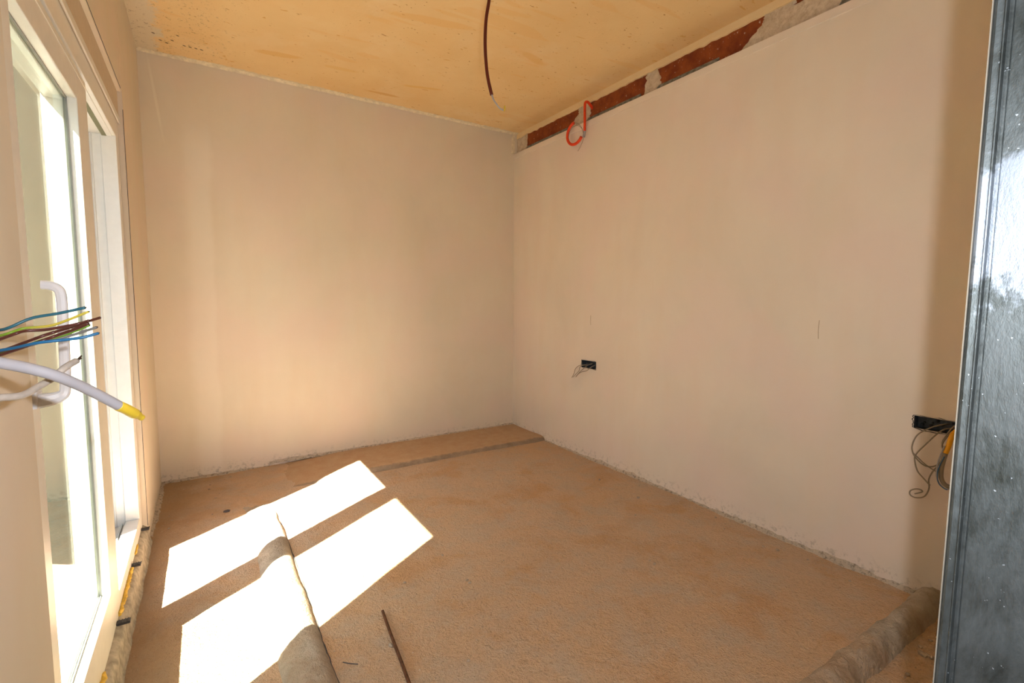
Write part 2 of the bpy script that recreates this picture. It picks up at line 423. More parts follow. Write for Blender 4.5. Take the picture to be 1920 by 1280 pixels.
# taped top border, a touch proud
bm = bmesh.new(); n = 60; pv = None
for i in range(n+1):
    y = .157+(Y0-.157)*i/n; wv = .003*noise.noise(Vector((y*7, 0, 0)))
    a = bm.verts.new((X0-.0042, y, ZT+.0005)); b = bm.verts.new((X0-.0035, y, ZT-.036+wv)); c = bm.verts.new((X0+.002, y, ZT-.040+wv)); e = bm.verts.new((X0+.02, y, ZT+.0005))
    if pv:
        for q in ((pv[0], a, b, pv[1]), (pv[1], b, c, pv[2]), (pv[3], e, a, pv[0])): bm.faces.new(q)
    pv = (a, b, c, e)
o = obj('border_tape', bm, M['wall_right'], wr)
# masonry band pieces
XB = 2.402
clay = obj('clay_block', boxes((XB, XB+.1, YN, Y0, ZT-.12, H)), M['clay'], wr)
clay['label'] = 'bare red-brown clay masonry'
bm = bmesh.new(); n = 230; pv = None
for i in range(n+1):                                               # yellowish band under the ceiling with a torn lower edge
    y = .1+(Y0-.1)*i/n
    zl = 2.577-.006*noise.noise(Vector((y*5, 1, 0)))-.008*noise.noise(Vector((y*22, 5, 0)))
    a = bm.verts.new((XB-.011, y, H+.001)); b = bm.verts.new((XB-.010, y, zl)); c = bm.verts.new((XB+.002, y, zl-.003))
    if pv: bm.faces.new((pv[0], a, b, pv[1])); bm.faces.new((pv[1], b, c, pv[2]))
    pv = (a, b, c)
o = obj('plaster_band', bm, M['band'], wr); o['label'] = 'yellowish plaster band with torn edge'
bmr = bmesh.new()
def patch(y0, y1, z0, z1, sl0, sl1, k_):
    """torn plaster patch on the masonry; sl = how far the top leans at each end"""
    bm = bmesh.new(); n = 26; top = []; bot = []
    m_ = 14
    grid = []
    for i in range(n+1):
        row = []
        for j in range(m_+1):
            t = i/n; s = j/m_
            y = y0+(y1-y0)*t+(sl0*(1-t)+sl1*t)*s
            e0 = max(0, 1-t*6); e1 = max(0, 1-(1-t)*6)
            y += (e0+e1)*.028*noise.noise(Vector((s*9, k_, t*3)))
            z = z0+(z1-z0)*s
            dp = .004+.004*noise.noise(Vector((y*30, z*30, k_)))
            edge = min(t, 1-t)*n
            if edge < 1: dp = -.002
            row.append(bm.verts.new((XB-dp, y, z)))
        grid.append(row)
    for i in range(n):
        for j in range(m_): bm.faces.new((grid[i][j], grid[i+1][j], grid[i+1][j+1], grid[i][j+1]))
    o = obj('plaster_patch', bm, M['rough_plaster'], wr, smooth=True)
    return o
patch(3.53, 3.70, ZT-.02, 2.582, -.01, 0, 1)
patch(2.735, 3.01, ZT-.02, 2.555, -.02, -.16, 2)
patch(2.735, 2.86, 2.52, 2.583, 0, 0, 6)
patch(2.06, 2.24, ZT-.02, 2.585, .06, -.03, 3)
patch(.95, 1.66, ZT-.02, 2.555, .04, -.19, 4)
patch(.2, 1.0, ZT-.02, 2.60, .0, .02, 5)
patch(1.30, 1.47, 2.53, 2.585, .0, -.01, 8)
# metal channel rail behind the lining's top edge
def rail(y0, y1):
    bm = bmesh.new()
    for i in range(4): box(bm, X0+.003+i*.0055, X0+.0055+i*.0055, y0, y1, ZT-.01, ZT+.010+.002*(i % 2)+.0065*i)
    box(bm, X0+.003, X0+.03, y0, y1, ZT-.012, ZT-.004)
    return bm
cr = empty('trim_1', (X0, 2, ZT)); tag(cr, 'grey metal channel along the top of the right wall lining', 'trim', kind='structure')
for a, b in ((1.69, 2.10), (2.24, 2.74), (2.95, 3.50), (.95, 1.10)):
    keep(obj('channel_lip', rail(a, b), M['channel']), cr)
# left (window) wall
bm = bmesh.new()
TH = -.452
box(bm, TH, XL, YN, YP, -.1, H+.02)
box(bm, TH, XL, YR, Y0+.1, -.1, H+.02)
box(bm, TH, XL, YP, YR, ZR, H+.02)
box(bm, TH, XL-.06, YP, YR, -.2, .01)
bmesh.ops.bevel(bm, geom=[e for e in bm.edges if all(abs(v.co.x-XL) < 1e-5 for v in e.verts)], offset=.003, segments=2, affect='EDGES')
struct('wall_left', bm, M['wall_left'], False, 'beige plastered window wall on the left')
tag(obj('shading_reveal', boxes((-.60, TH-.002, 2.50, 4.2, -.2, 3.2), (-.60, TH-.002, -1.6, 1.0, -.2, 3.2), (-.60, TH-.002, 1.0, 2.5, 2.12, 3.2)), M['render']), 'added outer reveal shading the far window jamb', 'facade', kind='structure')  # unseen reveal block added to keep the sun off the far jamb
# hairline crack around the reveal
bm = bmesh.new()
pts = [(XL-.0005, YR-.004, .08+i*.08) for i in range(26) if .08+i*.08 < ZR]
tube(bm, [(p[0]+.0008, p[1]+.0015*noise.noise(Vector((0, 0, p[2]*9))), p[2]) for p in pts], .0011, 5, 2)
tube(bm, [(XL+.0004, YP+i*.1, ZR+.001+.0012*noise.noise(Vector((0, i*.9, 3)))) for i in range(17)], .0010, 5, 2)
tag(obj('trim_2', bm, M['dark']), 'thin dark crack around the window reveal', 'trim', kind='structure')
# front partition and hall behind the camera
struct('wall_front', boxes((.675, X0, .055, .157, -.05, H)), M['wall_front'], label='partition wall beside the doorway, beyond the right edge')
struct('wall_rear', boxes((-.5, X0+.1, YN-.1, YN, -.05, H)), M['wall_front'], label='plastered wall behind the viewer')

# ---------------------------------------------------------------- window
XF = -.283
win = empty('window_1', (XF, 2.0, 0)); tag(win, 'tall white plastic sliding window with one sash pushed aside', 'window', kind='structure')
def W(name, bm, mat, label=None, parent=None, smooth=False):
    o = obj(name, bm, mat, smooth=smooth)
    if parent is None: keep(o, win)
    else:
        o.parent = parent
        o.matrix_parent_inverse = Matrix.Translation(-parent_world(parent))
    if label: o['label'] = label
    return o
def parent_world(p):
    return Vector((0, 0, 0)) if p.type == 'MESH' else Vector(p.location)
ZS, ZH = .15, 1.86
# far jamb: stepped profile, near jamb, head, sill
W('frame_jamb', boxes((-.335, XF, YJ, 2.815, ZS, ZH), (-.452, -.336, YJ+.012, 2.815, ZS-.022, ZH+.004), (-.372, -.366, YJ+.004, YJ+.02, ZS-.02, ZH), bev=.0025), M['pvc'])
W('frame_jamb', boxes((-.452, XF, 1.12, YP-.002, ZS, ZH), bev=.0025), M['pvc'])
W('frame_head', boxes((-.335, XF, 1.12, 2.815, ZH, 1.94), (-.452, -.336, 1.12, 2.815, ZH+.004, 1.94), (-.335, -.296, 1.12, 2.74, ZH-.004, ZH+.01), bev=.0025), M['pvc'])
W('head_groove', boxes((-.330, -.314, YP, YJ, ZH-.0055, ZH-.003)), M['groove'], 'dark olive guide groove under the head')
W('head_cover', boxes((-.34, -.2785, 1.12, YR, 1.94, ZR+.0), bev=.002), M['cover_beige'], 'beige cover board above the frame')
W('cover_strip', boxes((-.28, -.2745, 1.12, YR, 1.935, 1.962), bev=.0015), M['pvc'])
W('frame_sill', boxes((-.335, XF, 1.12, 2.815, .02, ZS), (-.452, -.336, 1.12, 2.815, .02, ZS-.022), bev=.0025), M['pvc'])
W('track', boxes((-.350, -.344, YP, YJ, ZS-.025, ZS-.006), (-.385, -.380, YP, YJ, ZS-.025, ZS-.006)), M['track'])
# sash
sash = D.objects.new('sash', None); COL.objects.link(sash); sash.parent = win
sash.matrix_parent_inverse = Matrix.Translation(-Vector(win.location)); sash.location = (-.32, 1.6, .15)
sash['label'] = 'sliding sash with its pane, pushed towards the viewer'
SX0, SX1, SY0, SY1, SZ0, SZ1 = -.358, -.279, 1.185, 2.047, .157, 1.835
IY0, IY1, IZ0, IZ1 = 1.30, 1.897, .238, 1.738
def Sx(name, bm, mat, label=None, smooth=False):
    o = obj(name, bm, mat, smooth=smooth); keep(o, sash)
    if label: o['label'] = label
    return o
Sx('stile', boxes((SX0, SX1, IY1, SY1, SZ0, SZ1), (SX0+.01, -.309, IY1-.012, IY1, IZ0, IZ1), bev=.003), M['pvc'])
Sx('stile', boxes((SX0, SX1, SY0, IY0, SZ0, SZ1), (SX0+.01, -.309, IY0, IY0+.012, IZ0, IZ1), bev=.003), M['pvc'])
Sx('rail', boxes((SX0, SX1, IY0, IY1, SZ0, IZ0), (SX0+.01, -.309, IY0, IY1, IZ0, IZ0+.012), bev=.003), M['pvc'])
Sx('rail', boxes((SX0, SX1, IY0, IY1, IZ1, SZ1), (SX0+.01, -.309, IY0, IY1, IZ1-.012, IZ1), bev=.003), M['pvc'])
Sx('gasket', boxes((-.3055, -.3015, IY1-.004, IY1+.001, IZ0, IZ1), (-.3055, -.3015, IY0, IY1, IZ0-.001, IZ0+.004), (-.3055, -.3015, IY0, IY1, IZ1-.004, IZ1+.001)), M['gasket'], 'thin grey glazing seal')
Sx('pane', boxes((-.3085, -.3055, IY0, IY1, IZ0, IZ1)), M['glass'], 'clear reflecting window pane')
bm = bmesh.new()                                                    # fine rubber edge of the sash
box(bm, SX1-.001, SX1+.0015, SY0, SY1, SZ1-.022, SZ1-.0195)
Sx('seam', bm, M['pvc'])
# handle: neck plate at the bottom, upright grip, bent back at the top
bm = bmesh.new()
hp = [(-.258, 1.27, 1.192), (-.247, 1.27, 1.191), (-.236, 1.27, 1.186), (-.2305, 1.27, 1.172), (-.2305, 1.27, 1.12), (-.232, 1.27, 1.05), (-.234, 1.27, .995), (-.238, 1.27, .978), (-.255, 1.27, .970), (-.281, 1.27, .968)]
P = smoothpath(hp, 5); prev = None
for i, p in enumerate(P):
    t = (P[min(i+1, len(P)-1)]-P[max(i-1, 0)]).normalized(); nrm = t.cross(Vector((0, 1, 0))).normalized()
    f = i/(len(P)-1); th = .0085+.007*max(0, (f-.72)/.28); wd = .007+.010*max(0, (f-.7)/.3)
    ring = []
    for kx in range(12):
        a = 2*math.pi*kx/12; cx = math.copysign(abs(math.cos(a))**.6, math.cos(a)); cy = math.copysign(abs(math.sin(a))**.6, math.sin(a))
        ring.append(bm.verts.new(p+nrm*cx*th+Vector((0, 1, 0))*cy*wd))
    if prev:
        for kx in range(12): bm.faces.new((prev[kx], prev[(kx+1) % 12], ring[(kx+1) % 12], ring[kx]))
    else: bm.faces.new(ring)
    prev = ring
bm.faces.new(prev)
box(bm, -.2815, -.272, 1.25, 1.29, .955, .99, bev=.003)
Sx('handle', bm, M['handle'], 'white bent pull handle', smooth=False)
# foam and mortar ledge below the frame
def lump(name, pts, r, mat, k_, parent=None, seg=9):
    bm = bmesh.new(); tube(bm, pts, r, seg, 5)
    for v in bm.verts:
        v.co += Vector((noise.noise(v.co*70+Vector((k_, 0, 0))), noise.noise(v.co*70+Vector((0, k_, 0))), noise.noise(v.co*70+Vector((0, 0, k_)))))*r*.8
    return obj(name, bm, mat, parent, smooth=True)
fa = [(-.281, 1.40+.025*i, .091+.004*noise.noise(Vector((i*.7, 2, 0)))) for i in range(14)]
keep(lump('foam_bead', fa, .008, M['foam'], 3), win)['label'] = 'yellow expanding foam squeezed out under the frame'
fb = [(-.280, 2.03+.03*i, .091+.004*noise.noise(Vector((i*.9, 7, 0)))) for i in range(12)]
keep(lump('foam_bead', fb, .007, M['foam'], 5), win)
fc = [(-.281, 2.5+.03*i, .089) for i in range(4)]
keep(lump('foam_bead', fc, .004, M['foam'], 8), win)
def ledge():
    bm = bmesh.new(); n = 150; prof = [(-.290, .086), (-.282, .084), (-.272, .078), (-.264, .070), (-.260, .058), (-.2575, .03), (-.252, .008), (-.240, -.012)]
    prev = None
    for i in range(n+1):
        y = 1.0+(YR+.0-1.0)*i/n; row = []
        for j, (x, z) in enumerate(prof):
            row.append(bm.verts.new((x+.0035*noise.noise(Vector((y*14, j*.6, 2)))*(j > 0), y, z+.005*noise.noise(Vector((y*10, j*.5, 9)))*(j > 0))))
        if prev:
            for j in range(len(prof)-1): bm.faces.new((prev[j], prev[j+1], row[j+1], row[j]))
        prev = row
    return bm
tag(obj('trim_3', ledge(), M['ledge'], smooth=True), 'narrow cement ledge below the window frame', 'trim', kind='structure')
for (y, x1, dz, an, lab) in ((2.76, -.252, 0, .03, 'black plastic shim at the far end of the window ledge'),
                         (2.40, -.253, 0, .03, 'black plastic shim halfway along the window ledge'),
                         (1.985, -.246, 0, .06, 'black ribbed plastic shim nearest the viewer on the window ledge')):
    bm = boxes((-.29, x1, -.011, .011, .083, .091), bev=.001)
    for q in range(4): box(bm, -.278+q*.008, -.275+q*.008, -.011, .011, .091, .0925)
    o = obj('plastic_shim', bm, M['shim']); o.location = (0, y, 0); o.rotation_euler = (0, 0, 0)
    tag(o, lab, 'shim', 'shims under the window frame')

# ---------------------------------------------------------------- mortar ridges and joints
def ridge(name, axis, c, a0, a1, prof, mat, amp, label, cat='cement ridge', wob=.012, taper=(.1, .1), step=.02):
    """prof: (offset, height) across; runs along axis from a0 to a1"""
    bm = bmesh.new(); n = int((a1-a0)/step); prev = None
    for i in range(n+1):
        a = a0+(a1-a0)*i/n
        s = 1
        if taper[0] and a-a0 < taper[0]: s = math.sin(math.pi/2*(a-a0)/taper[0])
        if taper[1] and a1-a < taper[1]: s = min(s, math.sin(math.pi/2*(a1-a)/taper[1]))
        sh = wob*noise.noise(Vector((a*2.2, c, 1)))
        row = []
        for j, (o_, h) in enumerate(prof):
            q = c+o_+sh+amp*.5*noise.noise(Vector((a*9, o_*20, 6)))
            hh = h*s+(amp*noise.noise(Vector((a*8, o_*18, 3)))+amp*.5*noise.noise(Vector((a*30, o_*50, 3)))+amp*.3*noise.noise(Vector((a*70, o_*90, 3))) if 0 < j < len(prof)-1 else 0)
            row.append(bm.verts.new((a, q, hh) if axis == 0 else (q, a, hh)))
        if prev:
            for j in range(len(prof)-1): bm.faces.new((prev[j], prev[j+1], row[j+1], row[j]))
        prev = row
    o = obj(name, bm, mat, smooth=True)
    return tag(o, label, cat)
def hump(w0, w1, h, n=18):
    p = [(-w0-.01, -.012)]
    for i in range(n+1):
        t = -1+2*i/n
        p.append(((w0 if t < 0 else w1)*t, h*(1-t*t)**.8))
    p.append((w1+.01, -.012)); return p
ridge('cement_ridge', 1, .245, .9, 3.0, hump(.085, .055, .042), M['mortar'], .006, 'rounded cement ridge crossing the sunlit patches towards the back wall', taper=(0, .35))
ridge('cement_ridge', 0, .625, .75, 2.372, hump(.05, .055, .055), M['mortar'], .016, 'rough cement ridge in the near right corner, running to the right wall', taper=(.2, 0), step=.012)
ridge('cement_step', 0, 3.175, .42, 2.372, [(-.01, -.012), (0, .002), (.008, .016), (.022, .026), (.05, .031), (.1, .032), (.2, .028), (.35, .026), (.515, .030)], M['step'], .004, 'low cement step along the foot of the back wall', 'cement step', taper=(.6, 0))
# crumbling joints at the feet of the walls
def joint(axis, c, a0, a1, sgn, base, h, name, lab):
    bm = bmesh.new(); n = int((a1-a0)/.008); prev = None
    for i in range(n+1):
        a = a0+(a1-a0)*i/n; row = []
        hh = h*(.7+.9*noise.noise(Vector((a*5, c, 0)))+.5*noise.noise(Vector((a*30, c, 0))))
        w_ = .022*(.7+.8*noise.noise(Vector((a*6, c, 7)))+.4*noise.noise(Vector((a*35, c, 2))))
        for j, (o_, z) in enumerate(((-.004, hh+.004), (.003, hh*.9), (.006+w_*.25, hh*.4), (.006+w_*.6, hh*.15), (.008+w_, -.008))):
            o_ += .003*noise.noise(Vector((a*60, j*2, 0)))*(j > 0)
            q = c-sgn*o_
            row.append(bm.verts.new((a, q, base(a)+z) if axis == 0 else (q, a, base(a)+z)))
        if prev:
            for j in range(4): bm.faces.new((prev[j], prev[j+1], row[j+1], row[j]))
        prev = row
    tag(obj(name, bm, M['joint'], smooth=False), lab, 'trim', kind='structure')
joint(1, X0, .16, 3.16, 1, lambda a: 0, .018, 'trim_4', 'crumbling mortar joint at the foot of the right wall')
joint(0, Y0, .35, X0, 1, lambda a: .027, .012, 'trim_5', 'crumbling mortar joint at the foot of the back wall')
joint(0, Y0, XL, .35, 1, lambda a: .0, .010, 'trim_6', 'mortar joint in the left corner of the back wall')
joint(1, XL, 2.86, Y0, -1, lambda a: .0, .012, 'trim_7', 'mortar joint at the foot of the wall beside the window')
# plaster bead between back wall and ceiling
bm = bmesh.new(); prev = None; n = 260
for i in range(n+1):
    x = XL+(X0+.03-XL)*i/n
    w_ = .026+.022*noise.noise(Vector((x*4, 0, 0)))+.016*noise.noise(Vector((x*28, 3, 0)))+.008*noise.noise(Vector((x*90, 3, 0)))
    row = [bm.verts.new((x, Y0-.003, H-.013+.003*noise.noise(Vector((x*12, 5, 0))))), bm.verts.new((x, Y0-.008, H-.007)), bm.verts.new((x, Y0-w_, H-.0015)), bm.verts.new((x, Y0-w_-.002, H+.002))]
    if prev:
        for j in range(3): bm.faces.new((prev[j], prev[j+1], row[j+1], row[j]))
    prev = row
tag(obj('trim_8', bm, M['bead'], smooth=False), 'pale plaster bead between the back wall and the ceiling', 'trim', kind='structure')
# pale corner strip where the back wall board ends
tag(obj('trim_9', boxes((X0-.030, X0+.001, Y0-.007, Y0+.005, ZT-.0, H-.004), bev=.002), M['bead']), 'pale corner strip at the top end of the back wall', 'trim', kind='structure')
# dark cement crack beside the floor ridge
bm = bmesh.new()
cp = []
for i in range(60):
    y = 1.05+i*.032; cp.append((.303+.006*noise.noise(Vector((y*4, 0, 0)))+.003*noise.noise(Vector((y*22, 0, 0))), y, fz(.303, y)+.0008))
for s_, e_ in ((2, 9), (11, 24), (26, 33), (35, 47), (49, 56)): tube(bm, cp[s_:e_], [.001]+[.0016+.0008*random.random() for _ in range(60)], 5, 2)
tag(obj('floor_crack', bm, M['chip']), 'dark broken crack along the foot of the sunlit cement ridge', 'crack', kind='structure')

# ---------------------------------------------------------------- metal door stud at the right
st = empty('metal_stud', (.62, .157, 0)); tag(st, 'tall galvanised sheet metal door stud standing close at the right edge', 'metal stud')
def extrude(profile, z0, z1, closed=True):
    bm = bmesh.new(); a = [bm.verts.new((x, y, z0)) for x, y in profile]; b = [bm.verts.new((x, y, z1)) for x, y in profile]
    for i in range(len(profile)):
        j = (i+1) % len(profile); bm.faces.new((a[i], a[j], b[j], b[i]))
    bm.faces.new(a[::-1]); bm.faces.new(b); return bm
out_ = [(.667, .157), (.6235, .157), (.6205, .1555), (.6195, .1535), (.6200, .1500), (.6200, .1490), (.6180, .1478), (.6180, .1468), (.6205, .1455), (.6215, .144), (.6215, .1426), (.6225, .1422), (.6225, .1416), (.6200, .1412), (.6200, .066), (.6215, .0645), (.6215, .062), (.62, .060), (.62, .057), (.6225, .055), (.667, .055)]
inn = [(.667, .0565), (.6245, .0565), (.6245, .1555), (.667, .1555)]
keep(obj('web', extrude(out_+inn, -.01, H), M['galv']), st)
keep(obj('edge_strip', boxes((.6215, .670, .157, .1579, -.01, H)), M['edge']), st)['label'] = 'thin cream plaster edge'

# ---------------------------------------------------------------- sockets
def socket(name, S, label, depth=.045, rag=.004, seed=0):
    root = empty(name, (X0, (S[0]+S[1])/2, S[2])); tag(root, label, 'socket slot')
    bm = bmesh.new(); y0, y1, z0, z1 = S
    box(bm, X0+depth, X0+depth+.003, y0-.004, y1+.004, z0-.004, z1+.004)
    for b in ((y0-.004, y0, z0-.004, z1+.004), (y1, y1+.004, z0-.004, z1+.004), (y0, y1, z0-.004, z0), (y0, y1, z1, z1+.004)):
        box(bm, X0+.0015, X0+depth, *b)
    keep(obj('box', bm, M['boxplastic']), root)
    # dark ragged cut edge round the slot
    bm = bmesh.new(); rnd = random.Random(seed)
    N = 46; inner = []; outer = []
    for i in range(N):
        t = i/N*4; s = int(t); f = t-s
        c4 = [(y0, z0), (y1, z0), (y1, z1), (y0, z1), (y0, z0)]
        y = c4[s][0]*(1-f)+c4[s+1][0]*f; z = c4[s][1]*(1-f)+c4[s+1][1]*f
        cy, cz = (y0+y1)/2, (z0+z1)/2
        ny = (1 if y > cy else -1)*(abs(abs(y-cy)-(y1-y0)/2) < .002); nz = (1 if z > cz else -1)*(abs(abs(z-cz)-(z1-z0)/2) < .002)
        r_ = rag*(.2+rnd.random())
        inner.append(bm.verts.new((X0+.006, y-ny*.002, z-nz*.002))); outer.append(bm.verts.new((X0-.0032, y+ny*r_, z+nz*r_)))
    for i in range(N): bm.faces.new((inner[i], inner[(i+1) % N], outer[(i+1) % N], outer[i]))
    keep(obj('cut_edge', bm, M['dark']), root)
    bm = bmesh.new()
    for i in range(14):
        yy = y0+.01+rnd.random()*(y1-y0-.02); zz = z0+.01+rnd.random()*(z1-z0-.02)
        bmesh.ops.create_icosphere(bm, subdivisions=1, radius=.003+.005*rnd.random(), matrix=Matrix.Translation((X0+depth-.005, yy, zz)))
    tm = keep(obj('terminal', bm, M['dark']), root); tm['kind'] = 'stuff'
    return root
s1 = socket('socket_slot', S1, 'small dark socket slot halfway along the right wall', seed=2)
s2 = socket('socket_slot', S2, 'long dark socket slot in the right wall beside the metal stud', rag=.006, seed=5)
def cable(name, pts, r, mat, label, cat='wire', group=None, n=7, seg=9, rib=None):
    bm = bmesh.new(); tube(bm, pts, r, seg, n, rib=rib)
    return tag(obj(name, bm, mat, smooth=True), label, cat, group)
g1 = 'grey wires hanging from the far socket slot'
cable('cable', [(2.40, 2.700, .695), (2.362, 2.706, .690), (2.345, 2.735, .682), (2.340, 2.768, .655), (2.340, 2.785, .615), (2.338, 2.806, .583)], .0022, M['cable_grey'], 'leftmost and longest grey wire hanging from the far socket slot', group=g1)
cable('cable', [(2.40, 2.690, .690), (2.358, 2.705, .688), (2.345, 2.722, .675), (2.340, 2.727, .645), (2.338, 2.762, .615), (2.336, 2.790, .590)], .0022, M['cable_grey'], 'grey wire dropping straight from the left end of the far socket slot, then left', group=g1)
cable('cable', [(2.40, 2.640, .705), (2.360, 2.650, .697), (2.340, 2.672, .672), (2.337, 2.712, .640), (2.337, 2.752, .602)], .0024, M['cable_grey'], 'grey wire from the middle of the far socket slot, middle of the bunch', group=g1)
cable('cable', [(2.40, 2.600, .700), (2.360, 2.606, .692), (2.340, 2.640, .658), (2.337, 2.690, .643), (2.337, 2.730, .622), (2.337, 2.758, .596)], .0024, M['cable_grey'], 'rightmost grey wire of the bunch at the far socket slot', group=g1)
g2 = 'grey wires looping from the near socket slot'
cable('cable', [(2.40, .625, .705), (2.36, .64, .704), (2.335, .667, .688), (2.33, .700, .655), (2.33, .714, .610), (2.33, .709, .578), (2.33, .690, .553), (2.33, .668, .540), (2.33, .645, .545), (2.33, .626, .565), (2.33, .617, .592)], .0026, M['cable_grey'], 'outer grey wire curving far left from the near socket slot', group=g2)
cable('cable', [(2.40, .60, .69), (2.36, .622, .693), (2.33, .640, .675), (2.326, .672, .625), (2.325, .698, .580), (2.325, .701, .555), (2.325, .690, .515), (2.325, .670, .492), (2.325, .648, .470)], .0027, M['cable_grey'], 'grey wire bowing left and down to the crossing below the near socket slot', group=g2)
cable('cable', [(2.40, .59, .72), (2.355, .602, .706), (2.33, .614, .675), (2.33, .624, .640), (2.33, .617, .600), (2.33, .628, .560), (2.33, .645, .525), (2.33, .655, .492), (2.33, .652, .455), (2.33, .664, .420), (2.33, .690, .406), (2.33, .708, .411), (2.33, .708, .428), (2.33, .690, .441), (2.33, .674, .441), (2.33, .673, .434), (2.33, .694, .420)], .0026, M['cable_grey'], 'grey wire ending in a curl below the near socket slot', group=g2)
cable('cable', [(2.40, .575, .70), (2.352, .598, .693), (2.322, .611, .668), (2.322, .622, .635), (2.322, .614, .612)], .0024, M['cable_grey'], 'short dark grey wire twisting down at the right of the near socket slot', group=g2)
cable('cable', [(2.325, .709, .583), (2.325, .690, .566), (2.325, .665, .545), (2.325, .635, .530), (2.325, .622, .526)], .0022, M['cable_grey'], 'thin grey wire end crossing the loops below the near socket slot', group=g2)
yc = empty('yellow_conduit', (2.31, .6, .7)); tag(yc, 'yellow conduit with a grey cable bending out of it behind the metal stud', 'conduit')
keep(obj('sleeve', tubebm([(2.40, .565, .70), (2.35, .580, .702), (2.315, .592, .685), (2.308, .600, .640), (2.306, .606, .612)], .0085, 12, 6), M['conduit_yellow'], smooth=True), yc)
keep(obj('core', tubebm([(2.308, .601, .64), (2.306, .607, .605), (2.305, .613, .56), (2.305, .613, .52), (2.305, .602, .496), (2.305, .585, .490), (2.305, .568, .50)], .0075, 12, 6), M['cable_grey'], smooth=True), yc)
keep(obj('core', tubebm([(2.300, .608, .64), (2.298, .618, .600), (2.296, .624, .555), (2.296, .621, .510), (2.296, .604, .486), (2.296, .585, .482)], .0028, 8, 6), M['cable_white'], smooth=True), yc)
keep(obj('core', tubebm([(2.296, .606, .60), (2.294, .620, .545), (2.292, .616, .500), (2.292, .600, .483), (2.292, .588, .480)], .0015, 8, 6), M['blue'], smooth=True), yc)

# red conduit loop at the top of the right wall
rc = empty('red_conduit', (2.36, 2.72, 2.56)); tag(rc, 'bright red conduit looping in a ring below the ceiling at the right wall', 'conduit')
pr = [(2.41, 2.712, 2.530), (2.385, 2.706, 2.545), (2.358, 2.706, 2.563), (2.341, 2.712, 2.560), (2.340, 2.717, 2.53), (2.341, 2.716, 2.45), (2.342, 2.716, 2.365)]
keep(obj('sleeve', tubebm(pr, .0095, 12, 7), M['conduit_red'], smooth=True), rc)
ring = []
for i in range(13):
    a = math.radians(-35-i*20.5); ring.append((2.336, 2.815-.088*math.cos(a), 2.378+.078*math.sin(a)))
keep(obj('sleeve', tubebm(ring[:12], .0105, 12, 4), M['conduit_red'], smooth=True), rc)
keep(obj('collar', tubebm([(2.342, 2.716, 2.37), (2.340, 2.718, 2.345), (2.338, 2.722, 2.325)], .0092, 10, 4), M['cable_white'], smooth=True), rc)
wv1 = [(2.334, 2.88, 2.440), (2.334, 2.84, 2.452), (2.334, 2.79, 2.44), (2.334, 2.745, 2.40), (2.334, 2.722, 2.355)]
wv2 = [(2.332, 2.885, 2.36), (2.332, 2.872, 2.40), (2.332, 2.83, 2.425), (2.332, 2.78, 2.42), (2.332, 2.735, 2.385), (2.332, 2.716, 2.34), (2.332, 2.722, 2.30), (2.332, 2.752, 2.262), (2.332, 2.775, 2.240)]
for q in (wv1, wv2): keep(obj('core', tubebm(q, .0014, 6, 6), M['cable_grey'], smooth=True), rc)

# conduit hanging from the ceiling
hc = empty('hanging_conduit', (1.13, 1.95, H)); tag(hc, 'dark maroon conduit hanging from the ceiling with a thin white wire at its tip', 'conduit')
keep(obj('sleeve', tubebm([(1.135, 1.945, H+.02), (1.122, 1.940, 2.55), (1.106, 1.929, 2.466), (1.090, 1.929, 2.373), (1.083, 1.922, 2.258), (1.086, 1.908, 2.142), (1.098, 1.891, 2.055)], .0073, 12, 6), M['conduit_brown'], smooth=True), hc)
keep(obj('core', tubebm([(1.096, 1.893, 2.07), (1.103, 1.886, 2.038), (1.113, 1.878, 2.018), (1.125, 1.868, 1.998), (1.139, 1.858, 1.988)], .0032, 8, 6), M['cable_white'], smooth=True), hc)
keep(obj('tip', tubebm([(1.139, 1.858, 1.986), (1.144, 1.857, 1.993), (1.143, 1.857, 2.008)], .0035, 8, 5), M['tape'], smooth=True), hc)

